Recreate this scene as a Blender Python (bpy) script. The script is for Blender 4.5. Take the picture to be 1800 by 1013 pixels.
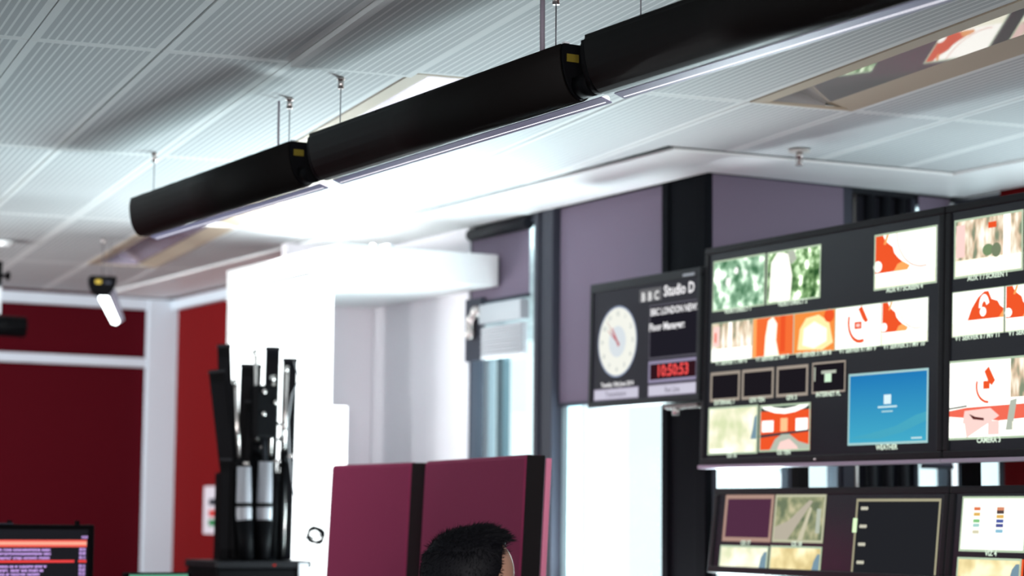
import bpy, bmesh, math, random
from mathutils import Vector, Matrix
random.seed(7)
R = math.radians
C = bpy.context.scene.collection
sc = bpy.context.scene
for o in list(bpy.data.objects): bpy.data.objects.remove(o)

# ------------------------------------------------------------------ camera, world, lights
F = 3754.7; YAW, PITCH, ROLL = .5198, .1055, .0087; CZ = 1.35; H = 2.55
def basis():
    f = Vector((math.sin(YAW)*math.cos(PITCH), math.cos(YAW)*math.cos(PITCH), math.sin(PITCH)))
    r = Vector((math.cos(YAW), -math.sin(YAW), 0)); u = r.cross(f)
    c, s = math.cos(ROLL), math.sin(ROLL)
    return c*r+s*u, -s*r+c*u, f
r_, u_, f_ = basis()
cam = bpy.data.objects.new('camera', bpy.data.cameras.new('camera')); C.objects.link(cam)
m = Matrix((r_, u_, -f_)).transposed().to_4x4(); m.translation = (0, 0, CZ); cam.matrix_world = m
cam.data.sensor_width = 36; cam.data.lens = F/1800*36
cam.data.clip_start = .05; cam.data.clip_end = 200
cam.data.dof.use_dof = True; cam.data.dof.focus_distance = 5.0; cam.data.dof.aperture_fstop = 2.8
sc.camera = cam
sc.view_settings.view_transform = 'Standard'; sc.view_settings.look = 'None'
sc.view_settings.exposure = 0.0; sc.view_settings.gamma = 1.0; sc.view_settings.use_curve_mapping = False
w = bpy.data.worlds.new('world'); sc.world = w; w.use_nodes = True
w.node_tree.nodes['Background'].inputs[0].default_value = (.84, .95, 1, 1)
w.node_tree.nodes['Background'].inputs[1].default_value = 1.5

def area(name, loc, target, sx, sy, power, col=(1, 1, 1), spread=180):
    l = bpy.data.lights.new(name, 'AREA'); l.shape = 'RECTANGLE'; l.size = sx; l.size_y = sy
    l.energy = power; l.color = col; l.spread = R(spread)
    o = bpy.data.objects.new(name, l); C.objects.link(o); o.location = loc
    o.rotation_euler = (Vector(target)-Vector(loc)).to_track_quat('-Z', 'Y').to_euler()
    return o
# light reflected off the bright pavement and facades outside the windows
area('daylight_fill', (4.9, 7.55, 1.0), (3.2, 7.3, 2.5), 1.2, 1.6, 85, (.86, .96, 1))
area('daylight_fill', (4.6, 6.72, 1.15), (3.3, 5.9, 2.5), .8, 1.3, 150, (.86, .96, 1))
area('daylight_fill', (5.62, 4.9, 2.0), (4.7, 5.1, 2.5), .5, 1.6, 20, (.95, .95, 1))
area('daylight_fill', (-3.0, 9.6, 1.1), (1.2, 9.4, 2.5), 1.6, 1.0, 55, (1, .98, .98), 60)  # fill lamp added at the left wall to brighten the far ceiling
area('daylight_fill', (4.44, 6.72, .85), (4.0, 6.6, 2.5), .75, .9, 26, (.9, .97, 1))
# fill lamp added behind the camera, at an invented window opening
area('daylight_fill', (-1.0, -2.8, 1.5), (2.3, 5.0, 2.7), 3.2, 1.5, 310, (1, .95, .95))
# fill lamp added at the left wall to brighten the far column
area('daylight_fill', (-3.0, 6.6, 1.6), (3.0, 11.4, 1.7), 1.6, 1.4, 75, (1, .97, 1), 55)

# ------------------------------------------------------------------ materials
MC = {}
def mat(name, col, rough=.6, metal=0, spec=.4, emit=None, es=0, noise=0, nscale=60, bump=0):
    if name in MC: return MC[name]
    m = bpy.data.materials.new(name); m.use_nodes = True; nt = m.node_tree; b = nt.nodes['Principled BSDF']
    b.inputs['Base Color'].default_value = (*col, 1); b.inputs['Roughness'].default_value = rough
    b.inputs['Metallic'].default_value = metal; b.inputs['Specular IOR Level'].default_value = spec
    if emit: b.inputs['Emission Color'].default_value = (*emit, 1); b.inputs['Emission Strength'].default_value = es
    if noise or bump:
        tc = nt.nodes.new('ShaderNodeTexCoord'); n = nt.nodes.new('ShaderNodeTexNoise')
        n.inputs['Scale'].default_value = nscale; n.inputs['Detail'].default_value = 3
        nt.links.new(tc.outputs['Object'], n.inputs['Vector'])
        if noise:
            mx = nt.nodes.new('ShaderNodeMix'); mx.data_type = 'RGBA'
            mx.inputs['A'].default_value = (*[c*(1-noise) for c in col], 1); mx.inputs['B'].default_value = (*[min(1, c*(1+noise)) for c in col], 1)
            nt.links.new(n.outputs['Fac'], mx.inputs['Factor']); nt.links.new(mx.outputs['Result'], b.inputs['Base Color'])
        if bump:
            bp = nt.nodes.new('ShaderNodeBump'); bp.inputs['Strength'].default_value = bump; bp.inputs['Distance'].default_value = .002
            nt.links.new(n.outputs['Fac'], bp.inputs['Height']); nt.links.new(bp.outputs['Normal'], b.inputs['Normal'])
    MC[name] = m; return m
def emi(col, s=1.0):
    k = 'glow_%.3f_%.3f_%.3f_%.2f' % (*col, s)
    if k in MC: return MC[k]
    m = bpy.data.materials.new(k); m.use_nodes = True; nt = m.node_tree; nt.nodes.clear()
    e = nt.nodes.new('ShaderNodeEmission'); e.inputs[0].default_value = (*col, 1); e.inputs[1].default_value = s
    o = nt.nodes.new('ShaderNodeOutputMaterial'); nt.links.new(e.outputs[0], o.inputs[0]); MC[k] = m; return m
def eminoise(name, stops, scale, s=1.0, stretch=(1, 1, 1)):
    if name in MC: return MC[name]
    m = bpy.data.materials.new(name); m.use_nodes = True; nt = m.node_tree; nt.nodes.clear()
    tc = nt.nodes.new('ShaderNodeTexCoord'); mp = nt.nodes.new('ShaderNodeMapping'); mp.inputs['Scale'].default_value = stretch
    n = nt.nodes.new('ShaderNodeTexNoise'); n.inputs['Scale'].default_value = scale; n.inputs['Detail'].default_value = 2
    cr = nt.nodes.new('ShaderNodeValToRGB'); el = cr.color_ramp.elements
    while len(el) < len(stops): el.new(.5)
    for e_, (p, c) in zip(el, stops): e_.position = p; e_.color = (*c, 1)
    e = nt.nodes.new('ShaderNodeEmission'); e.inputs[1].default_value = s; o = nt.nodes.new('ShaderNodeOutputMaterial')
    for a, b in ((tc.outputs['Object'], mp.inputs[0]), (mp.outputs[0], n.inputs['Vector']), (n.outputs['Fac'], cr.inputs[0]), (cr.outputs[0], e.inputs[0]), (e.outputs[0], o.inputs[0])): nt.links.new(a, b)
    MC[name] = m; return m
def emigrad(name, c0, c1, z0, z1, s=1.0):
    if name in MC: return MC[name]
    m = bpy.data.materials.new(name); m.use_nodes = True; nt = m.node_tree; nt.nodes.clear()
    tc = nt.nodes.new('ShaderNodeTexCoord'); sp = nt.nodes.new('ShaderNodeSeparateXYZ'); mr = nt.nodes.new('ShaderNodeMapRange')
    mr.inputs['From Min'].default_value = z0; mr.inputs['From Max'].default_value = z1
    cr = nt.nodes.new('ShaderNodeValToRGB'); cr.color_ramp.elements[0].color = (*c0, 1); cr.color_ramp.elements[1].color = (*c1, 1)
    e = nt.nodes.new('ShaderNodeEmission'); e.inputs[1].default_value = s; o = nt.nodes.new('ShaderNodeOutputMaterial')
    for a, b in ((tc.outputs['Object'], sp.inputs[0]), (sp.outputs['Z'], mr.inputs[0]), (mr.outputs[0], cr.inputs[0]), (cr.outputs[0], e.inputs[0]), (e.outputs[0], o.inputs[0])): nt.links.new(a, b)
    MC[name] = m; return m
def glassmat():
    m = bpy.data.materials.new('window_glass'); m.use_nodes = True; nt = m.node_tree; nt.nodes.clear()
    t = nt.nodes.new('ShaderNodeBsdfTransparent'); t.inputs[0].default_value = (.9, .97, .97, 1)
    g = nt.nodes.new('ShaderNodeBsdfGlossy'); g.inputs['Roughness'].default_value = .02
    mx = nt.nodes.new('ShaderNodeMixShader'); mx.inputs[0].default_value = .06; o = nt.nodes.new('ShaderNodeOutputMaterial')
    nt.links.new(t.outputs[0], mx.inputs[1]); nt.links.new(g.outputs[0], mx.inputs[2]); nt.links.new(mx.outputs[0], o.inputs[0]); return m
WHITE = mat('white_paint', (.78, .8, .8), .5, noise=.03, nscale=8)
BORDER = mat('white_plaster', (.86, .87, .87), .45, noise=.02, nscale=5)
REDW = mat('red_wall_fabric', (.058, .0022, .0055), .9, spec=.05, noise=.12, nscale=90)
REDW2 = mat('bright_red_wall', (.135, .006, .007), .9, spec=.05, noise=.1, nscale=60)
RAIL = mat('grey_white_rail', (.54, .60, .66), .5)
BLIND = mat('purple_blind_fabric', (.15, .12, .17), .9, noise=.15, nscale=300)
DARK = mat('dark_metal', (.010, .011, .015), .5, spec=.2)
FRAME = mat('slate_frame', (.035, .038, .052), .5, spec=.15)
COLB = mat('column_black', (.005, .006, .008), .8, spec=.05)
TEAL = mat('pale_teal_frame', (.35, .5, .52), .4)
BLACK = mat('black_plastic', (.0028, .0028, .0035), .55, spec=.05)
WALLP = mat('white_wall_paint', (.76, .735, .775), .6, noise=.02, nscale=6)
HOUS = mat('fixture_black', (.0042, .0032, .003), .5, spec=.1)
LIP = mat('purple_grey_reflector', (.33, .32, .48), .3)
NICK = mat('nickel', (.55, .5, .48), .25, metal=.9)
WIRE = mat('steel_wire', (.12, .12, .14), .4, metal=.5)
CABLE = mat('grey_cable', (.22, .19, .23), .6)
BEIGE = mat('beige_painted_steel', (.5, .42, .32), .5)
MIRROR = mat('mirror_louvre', (.8, .79, .78), .03, metal=.66)
MAUVE_REFL = mat('mauve_reflection_louvre', (.42, .37, .46), .16, metal=.45)  # reflection of the purple blinds put into the base colour
YEL = mat('yellow_sticker', (.14, .105, .012), .7, spec=.1)
CLIP = mat('white_clip', (.7, .72, .75), .4)
BEZ = mat('screen_bezel', (.008, .008, .010), .45, spec=.2)
PANEL = mat('screen_panel', (.008, .009, .012), .25, spec=.3, emit=(.012, .013, .018), es=.4)
BOOTH = mat('magenta_upholstery', (.28, .024, .085), .9, noise=.12, nscale=250, bump=.3)
BOOTHD = mat('black_upholstery', (.006, .004, .005), .9)
PINK = mat('pink_lit_piping', (.85, .25, .4), .6)  # window light on the edge put into the pale pink
SKIN = mat('skin', (.48, .27, .19), .5)
HAIR = mat('dark_hair', (.0045, .0045, .0065), .6, spec=.15)
SHIRT = mat('navy_shirt', (.03, .035, .06), .9)
TROUS = mat('dark_trousers', (.02, .02, .025), .9)
CARPET = mat('grey_carpet', (.09, .09, .1), .95, noise=.2, nscale=80)
WOOD = mat('pale_desk_top', (.5, .48, .45), .5)
PANEL_GLOW = emi((.93, .99, 1), 3.2)  # emission standing in for the overexposed white pillar
GLASS = glassmat()
GRVM = mat('shadow_gap', (.01, .02, .02), .8)

# ------------------------------------------------------------------ mesh helpers
class MB:
    def __init__(s): s.v = []; s.f = []; s.mi = []; s.sm = []
    def box(s, x0, x1, y0, y1, z0, z1, mi=0):
        b = len(s.v); s.v += [(x, y, z) for z in (z0, z1) for y in (y0, y1) for x in (x0, x1)]
        s.f += [tuple(b+i for i in q) for q in ((0, 2, 3, 1), (4, 5, 7, 6), (0, 1, 5, 4), (2, 6, 7, 3), (0, 4, 6, 2), (1, 3, 7, 5))]
        s.mi += [mi]*6; s.sm += [0]*6; return s
    def prism(s, pts, fn, a, b, mi=0, smooth=False):
        """pts: 2-D outline; fn(p, t) -> 3-D; t = a..b"""
        k = len(s.v); n = len(pts); s.v += [fn(p, a) for p in pts]+[fn(p, b) for p in pts]
        for i in range(n): s.f.append((k+i, k+(i+1) % n, k+n+(i+1) % n, k+n+i)); s.mi.append(mi); s.sm.append(smooth)
        s.f += [tuple(range(k+n-1, k-1, -1)), tuple(range(k+n, k+2*n))]; s.mi += [mi]*2; s.sm += [0, 0]; return s
    def quad(s, a, b, c, d, mi=0): return s.poly([a, b, c, d], mi)
    def poly(s, P, mi=0):
        k = len(s.v); s.v += [tuple(p) for p in P]; s.f.append(tuple(range(k, k+len(P)))); s.mi.append(mi); s.sm.append(0); return s
    def tube(s, pts, rad, n=10, mi=0):
        pts = [Vector(p) for p in pts]; rads = rad if isinstance(rad, (list, tuple)) else [rad]*len(pts)
        k = len(s.v); up = None
        for i, p in enumerate(pts):
            t = (pts[min(i+1, len(pts)-1)]-pts[max(i-1, 0)]).normalized()
            if up is None: up = Vector((0, 0, 1)) if abs(t.z) < .9 else Vector((1, 0, 0))
            a = t.cross(up).normalized(); b = a.cross(t).normalized(); up = b
            for j in range(n):
                an = 2*math.pi*j/n; s.v.append(tuple(p+(a*math.cos(an)+b*math.sin(an))*rads[i]))
        for i in range(len(pts)-1):
            for j in range(n):
                s.f.append((k+i*n+j, k+i*n+(j+1) % n, k+(i+1)*n+(j+1) % n, k+(i+1)*n+j)); s.mi.append(mi); s.sm.append(1)
        s.f += [tuple(range(k+n-1, k-1, -1)), tuple(range(k+(len(pts)-1)*n, k+len(pts)*n))]; s.mi += [mi]*2; s.sm += [0, 0]; return s
    def cyl(s, x, y, z0, z1, rad, n=20, mi=0): return s.tube([(x, y, z0), (x, y, z1)], rad, n, mi)
    def ell(s, c, rr, nu=24, nv=14, mi=0):
        k = len(s.v)
        for j in range(nv+1):
            th = math.pi*j/nv
            for i in range(nu):
                ph = 2*math.pi*i/nu; s.v.append((c[0]+rr[0]*math.sin(th)*math.cos(ph), c[1]+rr[1]*math.sin(th)*math.sin(ph), c[2]-rr[2]*math.cos(th)))
        for j in range(nv):
            for i in range(nu): s.f.append((k+j*nu+i, k+j*nu+(i+1) % nu, k+(j+1)*nu+(i+1) % nu, k+(j+1)*nu+i)); s.mi.append(mi); s.sm.append(1)
        return s
    def build(s, name, mats, parent=None, bevel=0, loc=(0, 0, 0), rot=(0, 0, 0)):
        me = bpy.data.meshes.new(name); me.from_pydata(s.v, [], s.f)
        for mm in (mats if isinstance(mats, (list, tuple)) else [mats]): me.materials.append(mm)
        for p, mi, sm in zip(me.polygons, s.mi, s.sm): p.material_index = mi; p.use_smooth = bool(sm)
        me.validate(); me.update()
        bm = bmesh.new(); bm.from_mesh(me)
        bmesh.ops.remove_doubles(bm, verts=bm.verts, dist=1e-6) if False else None
        if all(len(f.verts) > 2 for f in bm.faces) and name not in FLAT: bmesh.ops.recalc_face_normals(bm, faces=bm.faces)
        bm.to_mesh(me); bm.free()
        o = bpy.data.objects.new(name, me); C.objects.link(o); o.location = loc; o.rotation_euler = rot
        if parent: o.parent = parent
        if bevel:
            b = o.modifiers.new('bevel', 'BEVEL'); b.width = bevel; b.segments = 2; b.limit_method = 'ANGLE'
        return o
FLAT = {'picture', 'picture_strip', 'readout'}
def tag(o, label, cat, group=None, kind=None):
    o['label'] = label; o['category'] = cat
    if group: o['group'] = group
    if kind: o['kind'] = kind
    return o
def thing(name, label, cat, loc=(0, 0, 0), rot=(0, 0, 0), group=None):
    o = bpy.data.objects.new(name, None); C.objects.link(o); o.location = loc; o.rotation_euler = rot; o.empty_display_size = .05
    return tag(o, label, cat, group)
def struct(mb, name, mats, label, cat='wall', bevel=0, loc=(0, 0, 0), rot=(0, 0, 0)):
    o = mb.build(name, mats, None, bevel, loc, rot); o['kind'] = 'structure'; o['label'] = label; o['category'] = cat; return o
def B(*a): return MB().box(*a)

# ------------------------------------------------------------------ ceiling (its tile grid is turned 8.5 degrees to the window wall)
TW, TS = .34614, 1.6638; TH = .1484
def tilemat():
    m = bpy.data.materials.new('perforated_metal_tile'); m.use_nodes = True; nt = m.node_tree; b = nt.nodes['Principled BSDF']
    N = nt.nodes.new; L = nt.links.new
    def mt(op, a, c=None, d=None):
        n = N('ShaderNodeMath'); n.operation = op
        for i, q in enumerate((a, c, d)):
            if q is None: continue
            if isinstance(q, (int, float)): n.inputs[i].default_value = q
            else: L(q, n.inputs[i])
        return n.outputs[0]
    tc = N('ShaderNodeTexCoord'); sp = N('ShaderNodeSeparateXYZ'); L(tc.outputs['Object'], sp.inputs[0])
    fx = mt('FRACT', mt('DIVIDE', mt('ADD', sp.outputs['X'], TW*40), TW))
    fy = mt('FRACT', mt('DIVIDE', mt('ADD', sp.outputs['Y'], TS*40), TS))
    inx = mt('MULTIPLY', mt('GREATER_THAN', fx, .07), mt('LESS_THAN', fx, .93))
    iny = mt('MULTIPLY', mt('GREATER_THAN', fy, .012), mt('LESS_THAN', fy, .985))
    st = mt('FRACT', mt('MULTIPLY', mt('SUBTRACT', fx, .07), 13.7/.86))
    band = mt('MULTIPLY', mt('MULTIPLY', mt('LESS_THAN', st, .72), inx), iny)
    # the perforated bands are rows of pin holes
    vo = N('ShaderNodeTexVoronoi'); vo.inputs['Scale'].default_value = 420; vo.inputs['Randomness'].default_value = 0
    L(tc.outputs['Object'], vo.inputs['Vector'])
    hole = mt('LESS_THAN', vo.outputs['Distance'], .36)
    dark = mt('MULTIPLY', band, mt('ADD', mt('MULTIPLY', hole, .25), .75))
    mx = N('ShaderNodeMix'); mx.data_type = 'RGBA'; mx.inputs['A'].default_value = (.74, .76, .76, 1); mx.inputs['B'].default_value = (.44, .465, .48, 1)
    L(dark, mx.inputs['Factor']); L(mx.outputs['Result'], b.inputs['Base Color'])
    b.inputs['Roughness'].default_value = .7; b.inputs['Specular IOR Level'].default_value = .25
    return m
TILE = tilemat()
# grid origin a0,b0 in the world
A0 = Vector((.6649, 4.5767, 0))*1.2
ca, sa = math.cos(TH), math.sin(TH)
O = Vector((A0.x*ca-A0.y*sa, A0.x*sa+A0.y*ca, 0))
# the grid frame was measured turned from the wall frame: rotate into the wall frame
GO = (O.x, O.y, 2.556)
GO_ = None
def grid_origin():
    # world (wall frame) = rotation by -TH of the grid frame
    x, y = A0.x, A0.y
    return Vector((x*math.cos(-TH)-y*math.sin(-TH), x*math.sin(-TH)+y*math.cos(-TH), 2.556))
GO = grid_origin()
GR = (0, 0, -TH)
RECESS = {(3, 0), (3, 1), (3, 2), (6, -1), (6, -2)}
tiles = MB(); g = .0022
for a in range(-13, 14):
    for b in range(-7, 5):
        if (a, b) in RECESS: continue
        gl_, gr_ = (.0042 if a in (1, 4, 5) else g), (.0042 if a+1 in (1, 4, 5) else g)
        x0, x1, y0, y1 = a*TW+gl_, (a+1)*TW-gr_, b*TS+g, (b+1)*TS-g
        dz = .012 if (a, b) == (2, -1) else 0.0        # one tile not pushed home
        if (a, b) == (2, -1): tiles.box(x0, x1, y0, y1, -.014, .012)
        else: tiles.box(x0, x1, y0, y1, 0, .012)
struct(tiles, 'ceiling', TILE, 'white perforated striped metal ceiling tiles', 'ceiling', loc=GO, rot=GR)
struct(MB().box(-13*TW, 3*TW, -7*TS, 5*TS, .013, .05).box(4*TW, 6*TW, -7*TS, 5*TS, .013, .05).box(7*TW, 14*TW, -7*TS, 5*TS, .013, .05).box(6*TW, 7*TW, .01, 5*TS, .013, .05).box(3*TW, 4*TW, -7*TS, -.01, .013, .05), 'ceiling', GRVM, 'dark void above the ceiling tiles', 'ceiling', loc=GO, rot=GR)
# plaster margin between the tiles and the window wall
bd = MB()
for P in ([(3.90, 5.755), (4.262, 6.07), (4.262, 11.4), (3.90, 11.4)], [(3.90, 5.755), (5.02, 5.66), (5.40, 6.03), (4.262, 6.07)], [(5.02, 5.66), (5.02, -2.95), (5.40, -2.95), (5.40, 6.03)]):
    bd.prism(P, lambda p, t: (p[0], p[1], t), 2.545, 2.5555)
struct(bd, 'trim_1', BORDER, 'white plaster margin along the edge of the tiled ceiling', 'ceiling border')
gp = MB()
for P in ([(3.893, 5.748), (3.90, 5.755), (3.90, 11.4), (3.897, 11.4)], [(3.875, 5.742), (3.90, 5.755), (3.90, 6.5), (3.893, 6.5)], [(3.893, 5.748), (5.022, 5.655), (5.02, 5.66), (3.90, 5.755)]):
    gp.prism(P, lambda p, t: (p[0], p[1], t), 2.5535, 2.5557)
struct(gp, 'trim_2', GRVM, 'dark shadow gap between the ceiling tiles and white margin', 'ceiling gap')

def recess(label, a, b0, b1, MIR, group='recessed ceiling light troughs'):
    """trough luminaire filling tile column a from row b0 to b1; local frame = tile grid"""
    t = thing('recessed_ceiling_light', label, 'ceiling light', (GO.x, GO.y, GO.z), GR, group)
    x0 = a*TW; y0, y1 = b0*TS+.01, b1*TS-.01; L = lambda p, q: (x0+p[0], q, p[1])
    fl = MB()
    for pr in ([(.003, -.003), (.003, .003), (.058, .006), (.060, .001)], [(.248, .022), (.248, .016), (.34, -.004), (.343, .002)]):
        fl.prism(pr, L, y0, y1)
    fl.build('side_reflector', BEIGE, t)
    for ya, yb in ((y0-.006, y0+.012), (y1-.012, y1+.006)):
        MB().prism([(.003, -.001), (.343, -.001), (.343, .004), (.003, .004)], L, ya, yb).build('end_flange', BEIGE, t)
    MB().prism([(.03, .084), (.25, .012), (.251, .016), (.031, .088)], L, y0+.002, y1-.002).prism([(.03, .084), (.25, .012), (.25, .005), (.03, .005)], L, y1-.004, y1+.004).build('mirror_panel', MIR, t)
    MB().prism([(0, .090), (.346, .090), (.346, .096), (0, .096)], L, y0, y1).build('back_pan', DARK, t)
    for b in range(b0+1, b1):
        MB().prism([(.003, -.004), (.343, -.004), (.343, .012), (.003, .012)], L, b*TS-.012, b*TS+.012).build('cross_bar', BORDER, t)
    return t
recess('long recessed ceiling light behind the black hanging row, edged in beige', 3, 0, 3, MAUVE_REFL)
recess('recessed ceiling light at upper right with mirror reflecting the screens', 6, -2, 0, MIRROR)

# ------------------------------------------------------------------ room shell
struct(B(-3, 5.6, -3, 11.6, -.1, 0), 'floor', CARPET, 'grey carpet floor', 'floor')
struct(MB().box(-3.1, -3, -3, 5.6, 0, 2.75).box(-3.1, -3, 7.6, 8.6, 0, 2.75).box(-3.1, -3, 10.6, 11.6, 0, 2.75).box(-3.1, -3, 5.6, 7.6, 0, .5).box(-3.1, -3, 5.6, 7.6, 2.4, 2.75).box(-3.1, -3, 8.6, 10.6, 0, .5).box(-3.1, -3, 8.6, 10.6, 2.4, 2.75), 'wall_left', WHITE, 'white wall on the left of the office')
wb = MB().box(-3, 5.6, -3.1, -3, 0, .6).box(-3, 5.6, -3.1, -3, 2.3, 2.75).box(-3, -2.7, -3.1, -3, .6, 2.3).box(2, 5.6, -3.1, -3, .6, 2.3)
struct(wb, 'wall_back', WHITE, 'white wall behind the camera')
YF = 11.4
struct(B(-3, 4.5, YF+.02, YF+.12, 0, 2.75), 'wall_far', REDW, 'dark red far wall')
# rails and column of the far wall
struct(B(-3, 4.165, YF-.02, YF+.02, 2.475, 2.535), 'trim_3', RAIL, 'pale rail along the top of the dark red far wall', 'rail')
struct(B(-3, 4.165, YF-.02, YF+.02, 2.15, 2.2), 'trim_4', RAIL, 'pale rail across the dark red far wall', 'rail')
struct(B(4.165, 4.34, YF-.03, YF+.02, 0, 2.535), 'trim_5', RAIL, 'tall pale column at the end of the dark red far wall', 'column')
struct(B(4.335, 4.4, 8.76, YF+.02, 0, 2.55), 'wall_right_red', REDW2, 'red side wall meeting the far wall')
struct(B(4.30, 4.335, 8.76, YF-.03, 2.48, 2.535), 'trim_6', RAIL, 'pale rail on top of the red side wall', 'rail')
struct(B(3.84, 4.30, 8.74, 8.8, 0, 2.55), 'wall_return', WALLP, 'short grey-white return wall beside the glowing white panel')
struct(B(4.27, 4.33, 7.83, 8.74, 0, 2.55), 'wall_right_white', WALLP, 'white wall between the return and the first window')
struct(B(3.55, 4.262, 7.56, 8.73, 2.275, 2.405), 'wall_soffit', WHITE, 'white boxed soffit below the ceiling', 'soffit', bevel=.004)
# overexposed white pillar and ledge, brightness added as emission on the front
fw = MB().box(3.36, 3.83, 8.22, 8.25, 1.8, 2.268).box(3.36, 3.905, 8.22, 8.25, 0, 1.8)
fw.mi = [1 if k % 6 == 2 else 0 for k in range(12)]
struct(fw, 'glow_panel', [WHITE, PANEL_GLOW], 'blown-out white pillar behind the equipment, as a panel with added glow', 'window')
struct(B(3.57, 3.83, 8.255, 8.70, 0, 2.27), 'wall_pillar', WHITE, 'white pillar behind the glowing panel')
struct(B(3.55, 3.83, 8.20, 8.74, 2.27, 2.275), 'trim_7', WHITE, 'head of the glowing panel', 'trim')

# window wall x = 4.27 .. 4.33
def window(name, label, axis, p, a0, a1, z0, z1, fr, mull=(), fw_=.035, fm=FRAME):
    """axis 'x': wall plane x=p spanning y a0..a1; axis 'y': plane y=p spanning x a0..a1"""
    def bx(mb, q0, q1, za, zb, d0, d1):
        return mb.box(p+d0, p+d1, q0, q1, za, zb) if axis == 'x' else mb.box(q0, q1, p+d0, p+d1, za, zb)
    f = MB(); bx(f, a0, a0+fw_, z0, z1, 0, .06); bx(f, a1-fw_, a1, z0, z1, 0, .06); bx(f, a0+fw_, a1-fw_, z0, z0+fw_, 0, .06); bx(f, a0+fw_, a1-fw_, z1-fw_, z1, 0, .06)
    for c in mull: bx(f, c-.015, c+.015, z0+fw_, z1-fw_, .01, .05)
    t = struct(f, name, fm, label, 'window')
    gl = MB(); bx(gl, a0+fw_, a1-fw_, z0+fw_, z1-fw_, .028, .034); gl.build('pane', GLASS, t)
    return t
window('window_2', 'narrow window with a lifted dark blind between white wall and mullion', 'x', 4.28, 7.28, 7.83, .02, 2.535, FRAME, (), .015, FRAME)
struct(MB().box(4.265, 4.36, 7.245, 7.28, 0, 2.55).box(4.275, 4.35, 7.19, 7.245, 0, 2.55).box(4.262, 4.36, 7.13, 7.19, 0, 2.55), 'trim_8', FRAME, 'dark grooved mullion between the two windows', 'mullion', bevel=.004)
window('window_3', 'bright window below the wide purple blind', 'x', 4.31, 6.37, 7.13, .02, 2.535, FRAME, (), .045, TEAL)
struct(MB().box(4.262, 4.29, 6.09, 6.16, 0, 2.55).box(4.275, 4.30, 6.16, 6.33, 0, 2.55).box(4.265, 4.4, 6.33, 6.37, 0, 2.55), 'trim_9', COLB, 'near-black corner column behind the clock display', 'column', bevel=.004)
struct(MB().box(4.30, 4.4, 6.1, 7.85, 2.536, 2.75).box(4.3, 5.6, 6.12, 6.2, 2.536, 2.75).box(5.41, 5.5, -3, 6.12, 2.552, 2.75), 'wall_lintel', DARK, 'dark lintel over the windows')
# stepped-back wall y = 6.1
window('added_window_8', 'unseen window added in the left wall around a fill lamp', 'x', -3.08, 5.6, 7.6, .5, 2.4, FRAME, (6.6,))  # frame added around the left fill lamp, out of view
window('added_window_9', 'unseen window added around the fill lamp near the red far wall', 'x', -3.08, 8.6, 10.6, .5, 2.4, FRAME, (9.6,))  # second added frame, around the lamp for the far ceiling
window('window_4', 'bright window strip seen in the gap under the first big screen', 'y', 6.12, 4.31, 4.88, .02, 2.535, FRAME, (4.66,), .02, FRAME)
struct(MB().box(4.88, 4.93, 6.11, 6.2, 0, 2.55).box(4.93, 5.22, 6.17, 6.2, 0, 2.55), 'wall_stepped', FRAME, 'dark panel behind the vertical pipes')
window('window_5', 'bright window strip in the corner under the second big screen', 'y', 6.12, 5.22, 5.40, .02, 2.535, FRAME, (), .02, FRAME)
window('window_7', 'high window above the red wall behind the screens', 'x', 5.42, 3.6, 5.85, 1.7, 2.45, FRAME, (4.7,))
window('window_6', 'window at the corner beyond the screens', 'x', 5.41, 5.85, 6.1, .02, 2.535, FRAME, (), .03, FRAME)
struct(MB().box(5.41, 5.5, -3, 5.85, 0, 1.7).box(5.41, 5.5, -3, 3.6, 1.7, 2.55).box(5.41, 5.5, 3.6, 5.85, 2.45, 2.55), 'wall_right', REDW2, 'red wall behind the big screens')
for i in range(4):
    tag(MB().cyl(4.955+i*.075, 6.135, .0, 2.535, .02 if i else .012).build('pipe', DARK if i else NICK), ['slim pale pipe at the left end of the pipe row', 'dark vertical pipe next to the slim pale one', 'dark vertical pipe, third from the left in the corner row', 'dark vertical pipe nearest the corner'][i], 'pipe', 'vertical pipes above the big screens')

def blind(label, axis, p, a0, a1, ztop, zbot, roll=True, d=1):
    t = thing('roller_blind', label, 'blind', ((p, (a0+a1)/2, zbot) if axis == 'x' else ((a0+a1)/2, p, zbot)), (0, 0, 0) if axis == 'x' else (0, 0, R(-90)), 'purple-grey roller blinds')
    h = (a1-a0)/2; zt = ztop-zbot
    # local: plane x=0 facing -x, along y
    n = 24; fb = MB()
    fb.box(0, .003, -h, h, .012, zt)
    fb.build('blind_fabric', BLIND, t)
    MB().tube([(.0015, -h, .008), (.0015, h, .008)], .008, 10).build('bottom_bar', FRAME, t)
    if roll: MB().tube([(-.005, -h-.004, zt-.002), (-.005, h+.004, zt-.002)], .026, 16).build('roller_tube', DARK, t)
    return t
blind('wide purple-grey roller blind between the mullion and the corner column', 'x', 4.295, 6.375, 7.125, 2.545, 1.765, roll=False)
blind('short dark blind with black roller tube in the narrow window', 'x', 4.276, 7.335, 7.81, 2.515, 2.215)
blind('purple-grey roller blind above the first big screen, left of the pipes', 'y', 6.095, 4.295, 4.875, 2.545, 1.56, roll=False)
blind('narrow purple-grey roller blind in the corner right of the pipes', 'y', 6.105, 5.24, 5.39, 2.545, 1.53, roll=False)
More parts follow.
